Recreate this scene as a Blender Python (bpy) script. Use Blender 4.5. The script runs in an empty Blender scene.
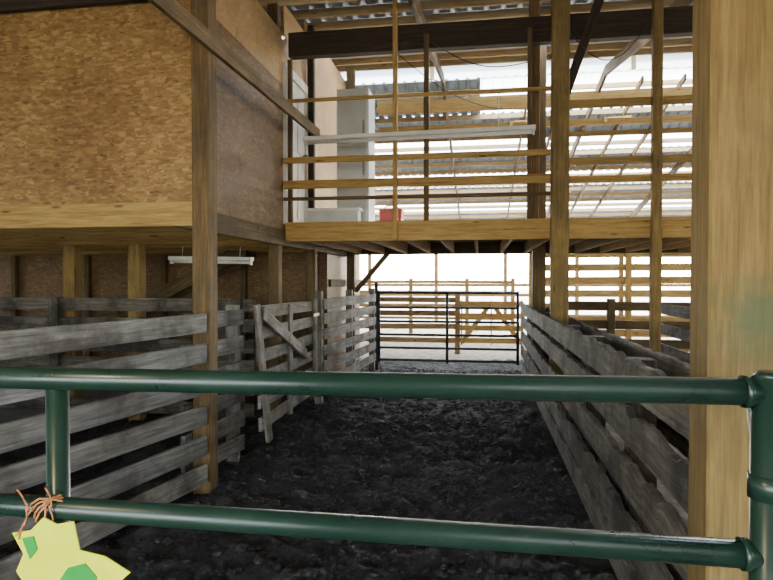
import bpy, bmesh, math, random
from mathutils import Vector, Matrix, noise
random.seed(7)
R=random.random
def U(a,b): return a+(b-a)*random.random()
scene=bpy.context.scene

# ---------------- materials ----------------
def newmat(name):
    m=bpy.data.materials.new(name); m.use_nodes=True
    nt=m.node_tree; nt.nodes.clear()
    o=nt.nodes.new('ShaderNodeOutputMaterial'); b=nt.nodes.new('ShaderNodeBsdfPrincipled')
    nt.links.new(b.outputs[0],o.inputs[0])
    return m,nt,b
def ramp(nt,stops):
    r=nt.nodes.new('ShaderNodeValToRGB'); e=r.color_ramp.elements
    while len(e)<len(stops): e.new(0.5)
    for i,(p,c) in enumerate(stops):
        e[i].position=p; e[i].color=(*c,1)
    return r
def noise_n(nt,scale,detail=4,rough=.6,vec=None):
    n=nt.nodes.new('ShaderNodeTexNoise'); n.inputs['Scale'].default_value=scale
    n.inputs['Detail'].default_value=detail; n.inputs['Roughness'].default_value=rough
    if vec: nt.links.new(vec,n.inputs['Vector'])
    return n
def mix(nt,a,b,fac,mode='MIX'):
    m=nt.nodes.new('ShaderNodeMix'); m.data_type='RGBA'; m.blend_type=mode
    for s,v in ((m.inputs[6],a),(m.inputs[7],b),(m.inputs[0],fac)):
        if isinstance(v,bpy.types.NodeSocket): nt.links.new(v,s)
        elif isinstance(v,tuple): s.default_value=(*v,1)
        else: s.default_value=v
    return m.outputs[2]
def mapping(nt,src,scale,rot=(0,0,0)):
    m=nt.nodes.new('ShaderNodeMapping'); m.inputs['Scale'].default_value=scale; m.inputs['Rotation'].default_value=rot
    nt.links.new(src,m.inputs[0]); return m.outputs[0]
def bump(nt,b,h,strength,dist=.01):
    n=nt.nodes.new('ShaderNodeBump'); n.inputs['Strength'].default_value=strength; n.inputs['Distance'].default_value=dist
    nt.links.new(h,n.inputs['Height']); nt.links.new(n.outputs[0],b.inputs['Normal'])

def wood(name,dark,mid,light,rough=.75,grime=None,grime_amt=.5,bs=.5,stain=None):
    m,nt,b=newmat(name)
    uv=nt.nodes.new('ShaderNodeTexCoord')
    v=mapping(nt,uv.outputs['UV'],(1.3,22,1))
    n=noise_n(nt,1.6,6,.65,v); n.inputs['Distortion'].default_value=.6
    v2=mapping(nt,uv.outputs['UV'],(6,140,1)); n2=noise_n(nt,1.0,3,.6,v2)
    r=ramp(nt,[(.28,dark),(.5,mid),(.72,light)]); nt.links.new(n.outputs[0],r.inputs[0])
    fine=ramp(nt,[(.35,(.6,.6,.6)),(.6,(1,1,1))]); nt.links.new(n2.outputs[0],fine.inputs[0])
    c=mix(nt,r.outputs[0],fine.outputs[0],.6,'MULTIPLY')
    vk=mapping(nt,uv.outputs['UV'],(2.2,9,1)); k=nt.nodes.new('ShaderNodeTexVoronoi'); k.inputs['Scale'].default_value=1
    nt.links.new(vk,k.inputs['Vector'])
    kr=ramp(nt,[(.06,(.25,.2,.15)),(.13,(1,1,1))]); nt.links.new(k.outputs['Distance'],kr.inputs[0])
    c=mix(nt,c,kr.outputs[0],.8,'MULTIPLY')
    a=nt.nodes.new('ShaderNodeAttribute'); a.attribute_name='rnd'
    c=mix(nt,c,a.outputs['Color'],1.0,'MULTIPLY')
    if grime:
        g=noise_n(nt,2.3,5,.65,uv.outputs['Object'])
        gr=ramp(nt,[(.42,(0,0,0)),(.62,(1,1,1))]); nt.links.new(g.outputs[0],gr.inputs[0])
        mm=nt.nodes.new('ShaderNodeMath'); mm.operation='MULTIPLY'; mm.inputs[1].default_value=grime_amt
        nt.links.new(gr.outputs[0],mm.inputs[0])
        c=mix(nt,c,grime,mm.outputs[0])
    if stain:
        ds=nt.nodes.new('ShaderNodeVectorMath'); ds.operation='DISTANCE'; ds.inputs[1].default_value=stain
        sn=noise_n(nt,14,4,.6,uv.outputs['Object'])
        nt.links.new(uv.outputs['Object'],ds.inputs[0])
        ad=nt.nodes.new('ShaderNodeMath'); ad.operation='MULTIPLY_ADD'; ad.inputs[1].default_value=.25; 
        nt.links.new(sn.outputs[0],ad.inputs[0]); nt.links.new(ds.outputs['Value'],ad.inputs[2])
        sr=ramp(nt,[(.16,(.75,.75,.75)),(.30,(0,0,0))]); nt.links.new(ad.outputs[0],sr.inputs[0])
        c=mix(nt,c,(.07,.10,.05),sr.outputs[0])
    nt.links.new(c,b.inputs['Base Color']); b.inputs['Roughness'].default_value=rough
    b.inputs['Specular IOR Level'].default_value=.3
    bump(nt,b,n2.outputs[0],bs,.004)
    return m
M_tan=wood('lumber_tan',(.24,.14,.04),(.43,.27,.08),(.55,.365,.125))
M_gold=wood('post_golden',(.15,.092,.026),(.27,.172,.052),(.38,.26,.09),grime=(.06,.048,.025),grime_amt=.4)
M_goldn=wood('post_golden_stained',(.15,.092,.026),(.25,.158,.048),(.34,.225,.075),grime=(.09,.068,.032),grime_amt=.4,stain=(.84,1.93,1.53))
M_dark=wood('lumber_dark',(.022,.015,.009),(.04,.027,.016),(.07,.048,.028))
M_brown=wood('lumber_brown',(.08,.05,.019),(.16,.102,.04),(.25,.165,.068),grime=(.04,.03,.018),grime_amt=.5)
M_slat=wood('slat_brown',(.15,.09,.035),(.27,.17,.07),(.36,.24,.11))
M_grey=wood('weathered_grey',(.11,.10,.088),(.25,.232,.205),(.42,.395,.355),grime=(.045,.038,.03),grime_amt=.8,bs=.8)
M_grey2=wood('weathered_brown_grey',(.06,.05,.038),(.155,.132,.105),(.29,.255,.21),grime=(.022,.018,.014),grime_amt=.85,bs=1)
M_purlin=wood('purlin_pale',(.48,.34,.16),(.66,.50,.27),(.78,.63,.39))

def osb(name,cols,mul=1):
    m,nt,b=newmat(name)
    tc=nt.nodes.new('ShaderNodeTexCoord')
    o=tc.outputs['Object']
    outs=[]
    for rot,sc in (((0.4,.3,.5),(15,15,50)),((1.25,-.5,.2),(17,17,54)),((2.2,.7,-.6),(15,15,50))):
        v=mapping(nt,o,sc,rot)
        vo=nt.nodes.new('ShaderNodeTexVoronoi'); vo.inputs['Scale'].default_value=1; nt.links.new(v,vo.inputs['Vector'])
        s=nt.nodes.new('ShaderNodeSeparateColor'); nt.links.new(vo.outputs['Color'],s.inputs[0]); outs.append(s.outputs[0])
    r1=ramp(nt,[(.0,cols[0]),(.25,cols[1]),(.7,cols[2]),(1,cols[3])]); nt.links.new(outs[0],r1.inputs[0])
    r2=ramp(nt,[(.0,cols[0]),(.2,cols[1]),(.75,cols[2]),(1,cols[3])]); nt.links.new(outs[1],r2.inputs[0])
    r3=ramp(nt,[(.0,cols[1]),(.6,cols[2]),(1,cols[3])]); nt.links.new(outs[2],r3.inputs[0])
    c=mix(nt,r1.outputs[0],r2.outputs[0],.5); 
    n=noise_n(nt,16,2,.5,o); nr=ramp(nt,[(.45,(0,0,0)),(.55,(1,1,1))]); nt.links.new(n.outputs[0],nr.inputs[0])
    c=mix(nt,c,r3.outputs[0],nr.outputs[0])
    st=noise_n(nt,.9,5,.6,o); sr=ramp(nt,[(.35,(.55,.46,.36)),(.62,(1,1,1))]); nt.links.new(st.outputs[0],sr.inputs[0])
    c=mix(nt,c,sr.outputs[0],.85,'MULTIPLY')
    nt.links.new(c,b.inputs['Base Color']); b.inputs['Roughness'].default_value=.6
    bump(nt,b,outs[0],.2,.003)
    return m
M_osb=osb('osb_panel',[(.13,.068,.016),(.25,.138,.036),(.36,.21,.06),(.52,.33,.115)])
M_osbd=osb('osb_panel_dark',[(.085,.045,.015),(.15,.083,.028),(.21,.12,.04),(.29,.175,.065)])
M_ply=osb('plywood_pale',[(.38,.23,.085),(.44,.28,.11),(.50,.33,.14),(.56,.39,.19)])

def simple(name,col,rough=.5,metal=0,nscale=8,var=.35,bs=.1,spec=.5):
    m,nt,b=newmat(name)
    tc=nt.nodes.new('ShaderNodeTexCoord')
    n=noise_n(nt,nscale,5,.6,tc.outputs['Object'])
    d=tuple(c*(1-var) for c in col); l=tuple(min(1,c*(1+var*.5)) for c in col)
    r=ramp(nt,[(.35,d),(.65,l)]); nt.links.new(n.outputs[0],r.inputs[0])
    nt.links.new(r.outputs[0],b.inputs['Base Color'])
    b.inputs['Roughness'].default_value=rough; b.inputs['Metallic'].default_value=metal
    b.inputs['Specular IOR Level'].default_value=spec
    bump(nt,b,n.outputs[0],bs,.005)
    return m
M_metal=simple('galvanised_roof',(.20,.27,.37),.5,.2,3,.25,.05)
M_white=simple('white_paint',(.74,.72,.64),.5,0,5,.15)
M_cab=simple('cabinet_grey_white',(.48,.50,.46),.4,.1,4,.12)
M_red=simple('red_paint',(.5,.03,.02),.4)
M_pipe=simple('dark_steel_pipe',(.035,.042,.04),.5,.3,12,.4)
M_twine=simple('orange_twine',(.50,.20,.07),.9,0,60,.4,.5)
M_yel=simple('yellow_plastic',(.72,.76,.002),.4,0,10,.1)
M_grn=simple('green_plastic',(.01,.30,.04),.4,0,10,.15)
M_wire=simple('black_cable',(.02,.02,.02),.6)
M_steel=simple('steel_hardware',(.25,.24,.22),.45,.8,20,.4)
M_straw=simple('pen_floor_straw',(.30,.25,.18),.9,0,6,.5,.8)

m,nt,b=newmat('fibreglass_skylight'); M_sky=m
out=[n for n in nt.nodes if n.type=='OUTPUT_MATERIAL'][0]
tr=nt.nodes.new('ShaderNodeBsdfTranslucent'); tr.inputs[0].default_value=(.94,.97,.99,1)
b.inputs['Base Color'].default_value=(.6,.7,.75,1); ms=nt.nodes.new('ShaderNodeMixShader'); ms.inputs[0].default_value=.92
nt.links.new(b.outputs[0],ms.inputs[1]); nt.links.new(tr.outputs[0],ms.inputs[2]); nt.links.new(ms.outputs[0],out.inputs[0])

m,nt,b=newmat('green_gate_paint'); M_green=m
tc=nt.nodes.new('ShaderNodeTexCoord')
n=noise_n(nt,4,5,.6,tc.outputs['Object']); n2=noise_n(nt,90,3,.6,tc.outputs['Object'])
r=ramp(nt,[(.35,(.007,.022,.014)),(.65,(.013,.035,.023))]); nt.links.new(n.outputs[0],r.inputs[0])
r2=ramp(nt,[(.66,(0,0,0)),(.74,(.7,.7,.7))]); nt.links.new(n2.outputs[0],r2.inputs[0])
c=mix(nt,r.outputs[0],(.075,.062,.04),r2.outputs[0])
nt.links.new(c,b.inputs['Base Color'])
rr=ramp(nt,[(.4,(.26,.26,.26)),(.7,(.40,.40,.40))]); nt.links.new(n.outputs[0],rr.inputs[0]); nt.links.new(rr.outputs[0],b.inputs['Roughness'])
bump(nt,b,n2.outputs[0],.04,.001)

m,nt,b=newmat('black_manure_dirt'); M_dirt=m
tc=nt.nodes.new('ShaderNodeTexCoord')
n=noise_n(nt,2.2,8,.7,tc.outputs['Object']); n2=noise_n(nt,36,6,.75,tc.outputs['Object'])
r=ramp(nt,[(.3,(.013,.012,.012)),(.55,(.032,.030,.030)),(.75,(.07,.066,.065))]); nt.links.new(n.outputs[0],r.inputs[0])
r2=ramp(nt,[(.55,(0,0,0)),(.74,(1,1,1))]); nt.links.new(n2.outputs[0],r2.inputs[0])
c=mix(nt,r.outputs[0],(.16,.15,.14),r2.outputs[0])
nt.links.new(c,b.inputs['Base Color']); b.inputs['Roughness'].default_value=.68; b.inputs['Specular IOR Level'].default_value=.4
bump(nt,b,n2.outputs[0],1,.03)
M_out=simple('outdoor_ground',(.56,.52,.44),.95,0,.5,.3,.2)

# ---------------- builder ----------------
class B:
    def __init__(s,name,mats):
        s.name=name; s.mats=mats if isinstance(mats,list) else [mats]
        s.bm=bmesh.new(); s.uv=s.bm.loops.layers.uv.new('UVMap'); s.col=s.bm.loops.layers.float_color.new('rnd')
    def _face(s,vs,uvs,mat,c,smooth=False):
        try: f=s.bm.faces.new(vs)
        except ValueError: return
        f.material_index=mat; f.smooth=smooth
        for l,u in zip(f.loops,uvs): l[s.uv].uv=u; l[s.col]=c
    def board(s,p0,p1,w,t,up=(0,0,1),jit=0.0,chew=0.0,mat=0,vary=.25,seg=None,ch=.005):
        p0=Vector(p0);p1=Vector(p1);ax=(p1-p0);L=ax.length;ax.normalize();up=Vector(up)
        if abs(ax.dot(up))>.98: up=Vector((0,1,0))
        sd=ax.cross(up).normalized(); up=sd.cross(ax).normalized()
        if seg is None: seg=max(1,int(L/(.045 if chew else .25))) if (jit or chew) else 1
        hw,ht=w/2,t/2; c=min(ch,hw*.4,ht*.4)
        sec=[(-ht+c,-hw),(ht-c,-hw),(ht,-hw+c),(ht,hw-c),(ht-c,hw),(-ht+c,hw),(-ht,hw-c),(-ht,-hw+c)]
        k=1-vary*R(); wv=U(-.03,.03); col=(k*(1+wv),k,k*(1-wv),1); ou,ov=U(0,50),U(0,50)
        per=[0]; 
        for i in range(8):
            a=sec[i]; q=sec[(i+1)%8]; per.append(per[-1]+math.hypot(a[0]-q[0],a[1]-q[1]))
        rings=[]
        bow=U(-1,1)*jit; bow2=U(-1,1)*jit
        for j in range(seg+1):
            f=j/seg; cc=p0+ax*L*f+up*(math.sin(f*math.pi)*bow)+sd*(math.sin(f*math.pi)*bow2)
            ring=[]
            ct=chew*max(0,noise.noise(Vector((f*L*6+ou,ov,0))))*2+chew*R()*.45 if chew else 0
            for (a,q) in sec:
                dz=U(-jit,jit)*.12
                if q>0: dz-=ct
                ring.append(s.bm.verts.new(cc+sd*(a+U(-jit,jit)*.06)+up*(q+dz)))
            rings.append(ring)
        for j in range(seg):
            for i in range(8):
                i2=(i+1)%8
                s._face([rings[j][i],rings[j][i2],rings[j+1][i2],rings[j+1][i]],
                    [(ou+L*j/seg,ov+per[i]),(ou+L*j/seg,ov+per[i+1]),(ou+L*(j+1)/seg,ov+per[i+1]),(ou+L*(j+1)/seg,ov+per[i])],mat,col)
        for ring,rev in ((rings[0],True),(rings[-1],False)):
            uvs=[(ou+a*.3,ov+q) for a,q in sec]
            if rev: s._face(ring[::-1],uvs[::-1],mat,col)
            else: s._face(ring,uvs,mat,col)
    def post(s,x,y,z0,z1,w,d=None,jit=0,mat=0,vary=.2):
        s.board((x,y,z0),(x,y,z1),d or w,w,up=(0,1,0),jit=jit,mat=mat,vary=vary,ch=.008)
    def box(s,a,b_,mat=0):
        c=(1,1,1,1); a=Vector(a);b_=Vector(b_)
        v=[s.bm.verts.new((x,y,z)) for x in (a.x,b_.x) for y in (a.y,b_.y) for z in (a.z,b_.z)]
        for f in ((0,1,3,2),(4,6,7,5),(0,4,5,1),(2,3,7,6),(0,2,6,4),(1,5,7,3)):
            s._face([v[i] for i in f],[(v[i].co.x+v[i].co.y,v[i].co.z) for i in f],mat,c)
    def tube(s,pts,r,n=14,mat=0,cap=True):
        pts=[Vector(p) for p in pts]; rings=[]
        for j,p in enumerate(pts):
            t=(pts[min(j+1,len(pts)-1)]-pts[max(j-1,0)]).normalized()
            u=Vector((0,0,1)) if abs(t.z)<.9 else Vector((0,1,0))
            a=t.cross(u).normalized(); q=a.cross(t)
            rings.append([s.bm.verts.new(p+(a*math.cos(2*math.pi*i/n)+q*math.sin(2*math.pi*i/n))*(r if not isinstance(r,list) else r[j])) for i in range(n)])
        for j in range(len(pts)-1):
            for i in range(n):
                s._face([rings[j][i],rings[j+1][i],rings[j+1][(i+1)%n],rings[j][(i+1)%n]],[(0,0)]*4,mat,(1,1,1,1),True)
        if cap:
            s._face(rings[0],[(0,0)]*n,mat,(1,1,1,1)); s._face(rings[-1][::-1],[(0,0)]*n,mat,(1,1,1,1))
    def done(s,parent=None):
        bmesh.ops.recalc_face_normals(s.bm,faces=s.bm.faces)
        me=bpy.data.meshes.new(s.name); s.bm.to_mesh(me); s.bm.free()
        for m in s.mats: me.materials.append(m)
        o=bpy.data.objects.new(s.name,me); scene.collection.objects.link(o)
        if parent: o.parent=parent
        return o

# ---------------- ground / floor ----------------
def hgt(x,y):
    v=Vector((x,y,0))
    h=.04*noise.fractal(v*1.1,1,2,3)+.05*noise.fractal(v*6.0,1,2,4)+.038*abs(noise.noise(v*17))
    return h*.8
bm=bmesh.new()
nx,ny=220,420; x0,x1,y0,y1=-4.6,1.0,-.5,12.2
gv=[[bm.verts.new((x0+(x1-x0)*i/nx,y0+(y1-y0)*j/ny,hgt(x0+(x1-x0)*i/nx,y0+(y1-y0)*j/ny))) for i in range(nx+1)] for j in range(ny+1)]
for j in range(ny):
    for i in range(nx):
        f=bm.faces.new((gv[j][i],gv[j][i+1],gv[j+1][i+1],gv[j+1][i])); f.smooth=True
me=bpy.data.meshes.new('floor'); bm.to_mesh(me); bm.free(); me.materials.append(M_dirt)
fl=bpy.data.objects.new('floor',me); scene.collection.objects.link(fl)
b=B('pen_floor',[M_dirt,M_straw])
b.box((-10,-4.2,-.12),(12,12.3,-.06),0); b.box((1.0,3,-.06),(12,12.3,-.005),1); b.box((-10,12.3,-.12),(12,24,-.02),1); b.done()
b=B('outdoor_ground',M_out); b.box((-90,-90,-.2),(90,110,-.13)); b.done()
bm=bmesh.new()
for i in range(4600):
    x=U(-2.1,.70); y=U(2.4,10.8) ; 
    rr=U(.008,.026)*(1 if R()<.88 else 1.8)
    mt=Matrix.Translation((x,y,hgt(x,y)+rr*.3))@Matrix.Rotation(U(0,6),4,'Z')@Matrix.Diagonal((U(.8,1.5),U(.8,1.3),U(.5,.8),1))
    res=bmesh.ops.create_icosphere(bm,subdivisions=1,radius=rr,matrix=mt)
    for v in res['verts']: v.co+=Vector((U(-1,1),U(-1,1),U(-1,1)))*rr*.2
me=bpy.data.meshes.new('dirt_clods'); bm.to_mesh(me); bm.free(); me.materials.append(M_dirt)
o=bpy.data.objects.new('dirt_clods',me); scene.collection.objects.link(o)

# ---------------- roof ----------------
RZ=lambda y: 5.9-abs(y-12)/6
def roofsheet(name,ya,yb,xa=-10,xb=12,mat=None,dz=0.0):
    bm=bmesh.new(); prof=[]; x=xa
    while x<xb-.01:
        prof+=[(x,0),(x+.13,0),(x+.155,.03),(x+.195,.03),(x+.22,0)]; x+=.22
    rows=[[bm.verts.new((px,y,RZ(y)+pz+dz)) for px,pz in prof] for y in (ya,yb)]
    for i in range(len(prof)-1):
        if prof[i+1][0]-prof[i][0]<1e-6: continue
        bm.faces.new((rows[0][i],rows[0][i+1],rows[1][i+1],rows[1][i]))
    bmesh.ops.remove_doubles(bm,verts=bm.verts,dist=1e-5)
    me=bpy.data.meshes.new(name); bm.to_mesh(me); bm.free(); me.materials.append(mat or M_metal)
    o=bpy.data.objects.new(name,me); scene.collection.objects.link(o); 
roofsheet('roof_near_slope',-5,8.6); roofsheet('roof_near_upper',9.3,11.55); roofsheet('skylight_strip',8.55,9.35,-2,11.9,M_sky,.005)  # near skylight strip added to brighten the loft door
roofsheet('roof_far_slope',14.1,15.5); roofsheet('roof_far_middle',16.5,18.2); roofsheet('roof_far_lower',19.4,21.2); roofsheet('roof_far_eave',22.4,24.8)
roofsheet('roof_far_upper',12.45,14.15,-9.9,-.1)
roofsheet('skylight_strip',12.45,14.15,-.1,11.9,M_sky,.005)
roofsheet('skylight_strip',15.45,16.55,-9.4,11.9,M_sky,.005)
roofsheet('skylight_strip',18.15,19.45,-9.4,11.9,M_sky,.005)
roofsheet('skylight_strip',21.15,22.45,-9.4,11.9,M_sky,.005)
b=B('ridge_cap',[M_metal,M_sky])
for sgn in (-1,1):
    vs=[b.bm.verts.new(p) for p in ((-10,12,6.3),(12,12,6.3),(12,12+sgn*.75,6.1),(-10,12+sgn*.75,6.1))]
    b._face(vs,[(0,0)]*4,0,(1,1,1,1))
# translucent strip added to block sun coming through the ridge gap
b.box((-10,12.47,5.82),(12,12.48,6.17),1)
b.done()
b=B('roof_purlins',[M_purlin])
y=-4.8
while y<24.7:
    if not(11.5<y<12.5): b.board((-10,y,RZ(y)-.065),(12,y,RZ(y)-.065),.11,.045,vary=.4)
    y+=.61
for xx in range(-9,13,2):
    b.board((xx,11.6,5.83),(xx,11.6,6.15),.05,.09)
    b.board((xx,12.4,5.83),(xx,12.4,6.15),.05,.09)
b.done()
b=B('roof_rafters',[M_brown])
for xx in (-8.5,-5.4,-.75+.0,2.4,5.4,8.4):
    b.board((xx,-5,RZ(-5)-.2),(xx,12,RZ(12)-.2),.2,.05)
    b.board((xx,12,RZ(12)-.2),(xx,24.7,RZ(24.7)-.2),.2,.05)
for xx in (1.0,1.7,3.2,4.0): b.board((xx,12.5,RZ(12.5)-.15),(xx,24.7,RZ(24.7)-.15),.12,.045)
for xx in (-8.5,-5.4,5.4,8.4):
    for yy in (12,24): b.board((xx,yy,-.05),(xx,yy,RZ(yy)-.2),.16,.16)
b.done()
b=B('ridge_tie_beams',[M_tan])
b.board((-2.2,12.7,5.38),(12,12.7,5.38),.3,.05)
b.board((-2.2,12.9,4.95),(12,12.9,4.95),.12,.05)
for i in range(6):
    x=.6+i*1.9
    b.board((x,12.75,4.95),(x+.9,14.2,5.35),.09,.04)
b.board((-2.2,18,4.6),(12,18,4.6),.2,.05)
b.done()

b=B('header_beam',[M_dark])
b.board((-2.3,6.98,4.5),(3.9,6.98,4.5),.29,.12,jit=.01,vary=.05)
b.done()
b=B('knee_brace',[M_dark]); b.board((.95,6.9,3.75),(1.35,6.9,4.9),.1,.05); b.done()

# ---------------- loft room (left) ----------------
b=B('wall_front',[M_osb,M_tan,M_dark])
b.box((-9,4.36,2.24),(-2.22,4.38,3.86),0)
b.done()
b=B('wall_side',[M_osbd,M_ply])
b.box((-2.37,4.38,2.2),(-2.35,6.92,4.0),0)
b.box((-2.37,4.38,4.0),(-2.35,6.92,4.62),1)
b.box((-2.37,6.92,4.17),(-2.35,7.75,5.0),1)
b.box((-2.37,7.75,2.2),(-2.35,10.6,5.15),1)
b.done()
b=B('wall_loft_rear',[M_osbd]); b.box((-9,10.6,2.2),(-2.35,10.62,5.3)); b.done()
b=B('wall_loft_upper',[M_dark,M_brown]); 
b.board((-9,4.30,3.93),(-2.24,4.30,3.93),.19,.05,vary=.1)
b.board((-9,4.30,4.13),(-2.24,4.30,4.13),.19,.04,vary=.3,mat=1)
b.board((-9,4.32,4.36),(-2.24,4.32,4.36),.25,.04,vary=.3,mat=1)
b.done()
b=B('loft_rim_beam',[M_tan]); b.board((-9,4.31,2.165),(-2.2,4.31,2.165),.19,.05,jit=.004,vary=.02); 
b.done()
b=B('loft_front_beam',[M_tan]); b.board((-2.32,6.88,2.23),(4.5,6.88,2.23),.23,.05,jit=.004,vary=.02); b.done()
b=B('loft_floor_joists',[M_tan,M_brown])
y=4.7
while y<8.9:
    b.board((-9,y,2.16),(-2.4,y,2.16),.18,.04,vary=.4,mat=0); y+=.41
x=-2.1
while x<4.5:
    b.board((x,6.91,2.2),(x,10.33,2.2),.18,.04,vary=.4,mat=0); x+=.41
b.board((-2.25,10.36,2.2),(4.5,10.36,2.2),.2,.05,mat=1)
b.board((-2.35,4.3,2.16),(-2.35,10.6,2.16),.19,.05,mat=1)
b.done()
b=B('loft_deck',[M_brown]); 
y=4.4
while y<10.5:
    b.board((-9,y+.07,2.27),(-2.36,y+.07,2.27),.03,.14,up=(0,0,1)); y+=.145
y=6.93
while y<10.3:
    b.board((-2.33,y+.07,2.31),(4.5,y+.07,2.31),.03,.14); y+=.145
b.done()
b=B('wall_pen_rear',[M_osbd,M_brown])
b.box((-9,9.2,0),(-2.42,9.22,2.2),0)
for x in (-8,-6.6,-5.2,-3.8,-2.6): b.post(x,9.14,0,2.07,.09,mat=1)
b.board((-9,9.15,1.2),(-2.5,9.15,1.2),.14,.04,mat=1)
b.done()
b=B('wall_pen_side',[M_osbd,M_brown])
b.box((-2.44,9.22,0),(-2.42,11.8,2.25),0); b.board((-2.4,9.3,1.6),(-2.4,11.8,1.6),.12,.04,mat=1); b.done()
b=B('stair_stringer',[M_brown]); b.board((-5.4,8.2,1.1),(-3.4,8.2,2.1),.2,.05); b.board((-5.4,8.6,1.1),(-3.4,8.6,2.1),.2,.05)
for i in range(6): b.board((-5.2+i*.34,8.22,1.24+i*.17),(-5.2+i*.34,8.58,1.24+i*.17),.03,.24)
b.done()

def mkpost(name,x,y,z0,z1,w,mat,d=None,jit=.004):
    b=B(name,[mat]); b.post(x,y,z0,z1,w,d,jit=jit,vary=.05); return b.done()
mkpost('support_post',-2.125,4.33,-.05,4.6,.145,M_brown)
mkpost('support_post',-2.42,6.76,-.05,4.9,.13,M_brown)
mkpost('support_post',-2.3,7.9,-.05,2.07,.13,M_brown)
mkpost('support_post',-2.27,10.3,-.05,5.4,.14,M_brown)
mkpost('support_post',-4.9,6.5,-.05,2.07,.15,M_gold)
mkpost('support_post',-4.05,6.5,-.05,2.07,.15,M_gold)
mkpost('support_post',.87,6.78,-.05,5.0,.19,M_gold,.15)
mkpost('support_post',.87,9.15,-.05,5.3,.19,M_brown)
mkpost('support_post',.815,2.02,-.05,3.95,.25,M_goldn,.17)
mkpost('support_post',1.88,6.78,-.05,5.0,.10,M_gold)
mkpost('support_post',.62,7.15,2.35,5.0,.12,M_brown)
mkpost('support_post',-2.28,7.83,2.33,5.1,.09,M_dark)

b=B('wall_ledger_board',[M_brown]); b.board((-2.03,1.5,3.43),(-2.03,7.3,3.5),.13,.04,vary=.05); b.done()

b=B('door_1',[M_white,M_steel])
b.box((-2.37,6.95,2.33),(-2.34,7.72,4.16),0)
for z in (2.45,3.3):
    for yy in (7.03,7.4):
        b.box((-2.34,yy,z),(-2.33,yy+.27,z+.7),0)
b.box((-2.34,7.63,3.25),(-2.27,7.67,3.32),1)
b.done()
b=B('trim_1',[M_white]); b.box((-2.35,6.86,2.33),(-2.31,6.95,4.27)); b.box((-2.35,7.72,2.33),(-2.31,7.81,4.27)); b.box((-2.35,6.95,4.16),(-2.31,7.72,4.27)); b.done()

b=B('metal_cabinet',[M_cab,M_steel])
b.box((-1.84,7.5,2.325),(-1.42,7.95,4.12)); b.box((-1.82,7.47,2.42),(-1.44,7.5,3.35)); b.box((-1.82,7.47,3.38),(-1.44,7.5,4.09))
b.box((-1.49,7.44,3.0),(-1.47,7.47,3.2),1); b.box((-1.49,7.44,3.5),(-1.47,7.47,3.7),1)
b.done()
b=B('storage_box',[M_cab,M_white]); b.box((-2.15,7.2,2.325),(-1.5,7.42,2.52)); b.box((-2.17,7.18,2.52),(-1.48,7.44,2.55),1); b.done()
b=B('red_toolbox',[M_red,M_steel]); b.box((-1.22,7.15,2.325),(-.95,7.35,2.5)); b.box((-1.225,7.145,2.46),(-.945,7.355,2.52)); b.tube([(-1.18,7.25,2.52),(-1.15,7.25,2.57),(-1.02,7.25,2.57),(-.99,7.25,2.52)],.008,8,1); b.done()

b=B('loft_railing',[M_tan,M_brown])
for z,w,t,mt in ((3.79,.04,.04,0),(3.08,.07,.04,0),(2.79,.1,.04,0),(2.62,.04,.04,1)):
    b.board((-2.33,6.83,z),(.78,6.83,z),w,t,mat=mt,vary=.15)
for z,w in ((3.60,.09),(3.27,.05),(2.97,.08),(2.76,.06)):
    b.board((.96,6.84,z),(4.5,6.84,z),w,.04,vary=.2)
b.board((-.97,6.77,2.12),(-.97,6.77,4.85),.085,.05,up=(0,1,0),vary=.02)
b.board((-.62,6.9,2.34),(-.62,6.9,4.5),.09,.06,up=(0,1,0),mat=1)
b.board((.55,6.9,2.34),(.55,6.9,4.5),.06,.05,up=(0,1,0),mat=1)
b.board((-2.27,6.9,2.34),(-2.27,6.9,4.3),.06,.05,up=(0,1,0),mat=1)
b.done()
def fluo(name,a,c_,r=.045):
    b=B(name,[M_white]); a=Vector(a);c_=Vector(c_)
    b.board(a,c_,.05,.11,ch=.01,vary=0); b.tube([a+Vector((.04,-.0,-.045)),c_+Vector((-.04,0,-.045))],.019,10)
    for p in (a+Vector((.02,0,-.045)),c_+Vector((-.02,0,-.045))): b.box(p-Vector((.012,.025,.028)),p+Vector((.012,.025,.028)))
    for f in (.15,.85):
        q=a.lerp(c_,f); b.tube([q+Vector((0,0,.02)),q+Vector((0,.02,.44 if a.z>3 else .15))],.004,6)
    return b.done()
fluo('fluorescent_fixture',(-2.05,6.72,3.30),(.60,6.72,3.33))
fluo('fluorescent_fixture',(-3.9,7,1.93),(-2.8,7,1.91))

def wire(name,pts,sag=.2,r=.006):
    b=B(name,[M_wire]); out=[]
    a=Vector(pts[0]); c=Vector(pts[1])
    for i in range(17):
        f=i/16; out.append(a.lerp(c,f)-Vector((0,0,math.sin(f*math.pi)*sag)))
    b.tube(out,r,6); b.done()
wire('hanging_cable',((.98,6.85,4.4),(1.82,6.85,4.45)),.35)
wire('hanging_cable',((-.56,6.85,4.4),(.52,6.85,4.1)),.15)
wire('hanging_cable',((-1.3,8,4.9),(.76,9.1,4.2)),.3)

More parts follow.
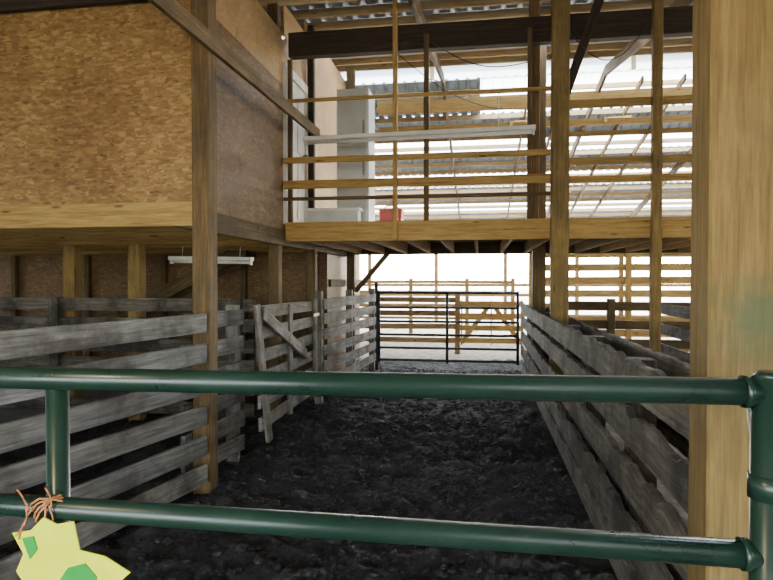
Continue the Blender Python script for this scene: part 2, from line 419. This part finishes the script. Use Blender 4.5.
# ---------------- fences ----------------
def fence(name,a,c,tops,w,t,mat,posts=(),pw=.12,ph=1.35,off=0,jit=.012,chew=0,pmat=None):
    b=B(name,[mat,pmat or mat]); a=Vector((a[0],a[1],0)); c=Vector((c[0],c[1],0)); d=(c-a).normalized(); nrm=Vector((d.y,-d.x,0))
    for z in tops:
        zz=z-w/2
        b.board(a+nrm*off+Vector((0,0,zz+U(-.012,.012))),c+nrm*off+Vector((0,0,zz+U(-.012,.012))),w,t,jit=jit,chew=chew,vary=.35)
    for f in posts:
        p=a.lerp(c,f); b.post(p.x,p.y,-.05,ph,pw,jit=.006,mat=1)
    return b
T6=(1.40,1.16,.93,.70,.47,.25)
b=fence('plank_fence',(-2.13,4.2),(-2.85,.8),T6,.145,.035,M_grey,posts=(.49,),pw=.11,off=-.08,ph=1.3,pmat=M_gold)
for z in T6:
    b.board((-2.22,4.15,z-.075),(-2.16,5.15,z-.09),.14,.035,jit=.01,vary=.35)
b.post(-2.24,5.12,-.05,1.42,.1)
b.done()
b=fence('plank_fence',(-9,6.3),(-2.5,6.3),(1.43,1.2,.97,.74,.5,.27),.15,.035,M_grey2,posts=(.15,.4,.62,.97),pw=.12,ph=1.45); b.done()
b=fence('plank_fence',(-9,3.6),(-3.1,3.2),(1.2,.9,.6,.3),.14,.035,M_grey2,posts=(.1,.5,.9)); b.done()
b=fence('plank_fence',(-2.12,7.62),(-1.92,10.45),(1.40,1.2,1.0,.78,.56,.34),.14,.035,M_grey,posts=(0,.5,1),pw=.1,ph=1.5,off=.06); b.done()
b=B('wooden_gate',[M_grey,M_steel])
for i,z in enumerate((1.32,1.12,.90,.68,.46,.24)):
    b.board((-2.08+.0,5.28+.02*i,z+.02),(-2.16,7.5,z-.01),.13,.03,jit=.01,vary=.4)
b.board((-2.04,5.2,1.42),(-1.98,5.36,.12),.11,.035,up=(0,1,0),vary=.1)
b.board((-2.10,6.35,1.38),(-2.10,6.35,.15),.11,.035,up=(0,1,0),vary=.3)
b.board((-2.12,7.45,1.40),(-2.12,7.45,.12),.11,.035,up=(0,1,0),vary=.3)
b.board((-2.03,5.32,1.34),(-2.10,6.95,.75),.12,.035,vary=.0)
for z in (.35,1.2): b.board((-2.1,7.3,z),(-2.1,7.62,z),.04,.012,mat=1)
b.done()
TR=(1.26,1.00,.74,.48,.23)
b=fence('plank_fence',(.75,2.12),(.75,10.9),TR,.19,.04,M_grey2,jit=.02,chew=.03)
for z in TR: b.board((.99,2.12,z-.1),(.99,10.9,z-.1),.19,.04,jit=.02,chew=.025,vary=.4)
for y in (3.4,4.7,5.8,8.0,10.4): b.post(.87,y,-.05,1.22,.14)
b.done()
b=fence('plank_fence',(1.1,13),(9,13),(2.55,2.28,2.0,1.72,1.44,1.16,.88,.6,.3),.15,.03,M_tan,posts=(0,.25,.5,.75,1),ph=2.7); b.done()
b=fence('plank_fence',(1.3,9.9),(9,9.6),(1.3,1.0,.7,.4),.14,.035,M_brown,posts=(.1,.3,.6,.9)); b.done()
b=fence('plank_fence',(2.6,3.2),(2.6,9.4),(1.3,1.02,.74,.46),.15,.035,M_grey2,posts=(0,.33,.66,1)); b.done()
b=fence('plank_fence',(-6,13.4),(-.5,13.4),(1.25,.95,.65,.35),.12,.03,M_slat,posts=(.0,.5,1.)); b.done()
b=fence('plank_fence',(-6,18.5),(1,18.5),(1.62,1.3,.9,.5),.09,.03,M_slat,posts=(.0,.3,.55,.8,1.),ph=1.7); b.done()
b=B('braced_wooden_gate',[M_tan])
for z in (1.12,.85,.58,.3): b.board((-.45,13.3,z),(.95,13.3,z),.12,.03)
for x in (-.4,.25,.9): b.board((x,13.27,.2),(x,13.27,1.2),.12,.03,up=(0,1,0))
b.board((-.4,13.24,.25),(.25,13.24,1.15),.1,.03); b.board((.9,13.24,.25),(.25,13.24,1.15),.1,.03)
b.done()
b=fence('eave_slat_wall',(-10,24),(12,24),(1.5,1.1,.7,.3),.12,.03,M_slat,posts=[i/8 for i in range(9)],ph=3.8,pw=.14); 
b.board((-10,24,3.7),(12,24,3.7),.2,.05); b.done()
b=B('wall_right',[M_brown])
z=.1
while z<4.2:
    b.board((11.5,-3,z),(11.5,24,z),.15,.03,vary=.3); z+=.2
b.done()
b=B('wall_left',[M_brown])
z=.1
while z<4.6:
    b.board((-9.6,-3,z),(-9.6,24,z),.19,.03,vary=.3); z+=.215
b.done()
b=B('added_rear_wall',[M_brown])  # unseen wall added to darken the fences; opening sized for fill light
x=-9.9
while x<12:
    if -4.0<x<2.2: b.board((x,-4.2,2.65),(x,-4.2,3.3),.2,.03,up=(0,1,0),vary=.3)
    else: b.board((x,-4.2,-.1),(x,-4.2,3.3),.03,.2,up=(0,1,0),vary=.3)
    x+=.205
b.done()

b=B('pipe_gate',[M_pipe])
ya=10.62
for z in (.2,.42,.66,.9,1.15,1.42): b.tube([(-1.82,ya,z),(.66,ya,z)],.024,10)
for x in (-1.82,-.58,.66): b.tube([(x,ya,.15),(x,ya,1.45)],.026,10)
b.tube([(-1.87,ya,-.05),(-1.87,ya,1.6)],.035,10)
b.done()
b=B('knee_brace',[M_brown]); b.board((-2.2,10.36,1.45),(-1.62,10.36,2.12),.09,.04); b.done()

# ---------------- green pipe gate (foreground) ----------------
b=B('green_pipe_gate',[M_green,M_steel])
XL,XR=-2.9,.475
def gl(x,dz): 
    f=(x+1.04)/1.51
    return (x,1.142-.056*f,dz+.024*f)
for z in (1.436,1.157,.88,.6,.35,.12):
    rr=.0235 if z>1 else .022
    b.tube([gl(XL,z),gl(XR,z)],rr,24)
    q=gl(XR-.027,z); b.tube([(q[0]-.006,q[1],q[2]),(q[0]+.006,q[1],q[2])],rr+.004,24)
xr=gl(XR,0)
b.tube([(XR+.01,xr[1],.05),(XR+.01,xr[1],1.485)],.028,24)
b.tube([(XR+.01,xr[1],1.485),(XR+.01,xr[1],1.495)],[.028,.018],24)
for x in (-.905,-2.3):
    q=gl(x,0); b.tube([(x,q[1]+.012,.1),(x,q[1]+.012,1.43)],.023,20)
b.tube([(XR+.01,xr[1],1.28),(XR+.01,xr[1],1.32)],.0315,24)
b.tube([(XR+.01,xr[1],1.30),(XR+.12,xr[1]+.3,1.30),(.8,1.92,1.3)],.012,10,1)
b.done()

b=B('baling_twine',[M_twine])
q=gl(-.915,1.157)
for k in range(4):
    pts=[]
    for i in range(25):
        a=i/24*2*math.pi
        pts.append((q[0]+.0+.035*math.cos(a)*(.6+.2*k)+U(-.002,.002),q[1]+.031*math.sin(a*1)-.0,q[2]+.03*math.cos(a+.4*k)+U(-.002,.002)))
    b.tube(pts,.0024,6)
for k in range(6):
    p=Vector((q[0]+U(-.03,.03),q[1]-.03,q[2]+U(-.0,.02))); pts=[p.copy()]; d=Vector((U(-.3,.3),U(-.15,0),-1 if k>1 else 1))
    for i in range(5 if k<2 else 7):
        d+=Vector((U(-.5,.5),U(-.15,.15),0)); p=p+d.normalized()*.0105; pts.append(p.copy())
    b.tube(pts,.0018,6)
b.done()
def flat(b,poly,y,t,mat):
    f=[b.bm.verts.new((x,y,z)) for x,z in poly]; k=[b.bm.verts.new((x,y+t,z)) for x,z in poly]
    n=len(poly); c=(1,1,1,1)
    b._face(f,[(0,0)]*n,mat,c); b._face(k[::-1],[(0,0)]*n,mat,c)
    for i in range(n): b._face([f[i],k[i],k[(i+1)%n],f[(i+1)%n]],[(0,0)]*4,mat,c)
b=B('yellow_green_sign',[M_yel,M_grn])
S=1/472
def sp(px,py): return (-.837+(px-75)*S*1.03,1.067-(py-555)*S*1.0)
flat(b,[sp(*p) for p in ((12,532),(32,528),(46,514),(60,520),(78,516),(84,544),(110,548),(136,562),(118,578),(128,612),(100,604),(80,632),(58,606),(20,622),(30,590),(16,570),(24,552))],1.098,.003,0)
flat(b,[sp(*p) for p in ((72,562),(90,556),(102,568),(98,590),(84,604),(72,590),(60,580))],1.095,.003,1)
flat(b,[sp(*p) for p in ((24,536),(36,533),(40,546),(32,556))],1.095,.003,1)
b.done()

# ---------------- light ----------------
w=bpy.data.worlds.new('sky'); scene.world=w; w.use_nodes=True; nt=w.node_tree; nt.nodes.clear()
o=nt.nodes.new('ShaderNodeOutputWorld'); bg=nt.nodes.new('ShaderNodeBackground')
sk=nt.nodes.new('ShaderNodeTexSky'); sk.sky_type='NISHITA'; sk.sun_disc=False; sk.sun_elevation=math.radians(35); sk.sun_rotation=math.radians(20)
mx=mix(nt,sk.outputs[0],(1.0,.985,.96),.8)
nt.links.new(mx,bg.inputs[0]); bg.inputs[1].default_value=10.0; nt.links.new(bg.outputs[0],o.inputs[0])
sl=bpy.data.lights.new('sun','SUN'); sl.energy=34; sl.angle=math.radians(1); sl.color=(1,.94,.82)
so=bpy.data.objects.new('sun',sl); scene.collection.objects.link(so)
so.rotation_euler=(math.radians(-66),0,math.radians(-14))

m,nt,b_=newmat('fill_bulb_glow'); b_.inputs['Base Color'].default_value=(1,.9,.7,1); b_.inputs['Emission Color'].default_value=(1,.75,.4,1); b_.inputs['Emission Strength'].default_value=20  # glow of the added fill bulb
LX,LY,LZ=-1.3,-.7,3.0
b=B('added_fill_bulb',[M_steel,m,M_wire])  # unseen bulb, added behind the camera as a warm fill
b.tube([(LX,LY,RZ(LY)-.03),(LX,LY,LZ+.16)],.006,8,2)
b.tube([(LX,LY,LZ+.17),(LX,LY,LZ+.10),(LX,LY,LZ+.06)],[.022,.028,.028],14,0)
b.tube([(LX,LY,LZ+.06),(LX,LY,LZ+.03),(LX,LY,LZ),(LX,LY,LZ-.03),(LX,LY,LZ-.045)],[.015,.028,.034,.024,.008],16,1)
b.done()
pl=bpy.data.lights.new('added_fill_light','POINT'); pl.energy=120; pl.color=(1,.75,.42); pl.shadow_soft_size=.06  # fill light added with the bulb to turn the wood golden
po=bpy.data.objects.new('added_fill_light',pl); scene.collection.objects.link(po); po.location=(LX,LY,LZ-.12)

cam=bpy.data.cameras.new('camera'); co=bpy.data.objects.new('camera',cam); scene.collection.objects.link(co)
cam.sensor_width=36; cam.lens=36*590/773; cam.clip_end=300
co.location=(0,0,1.65); co.rotation_euler=(math.radians(90-.97),0,math.radians(9))
scene.camera=co
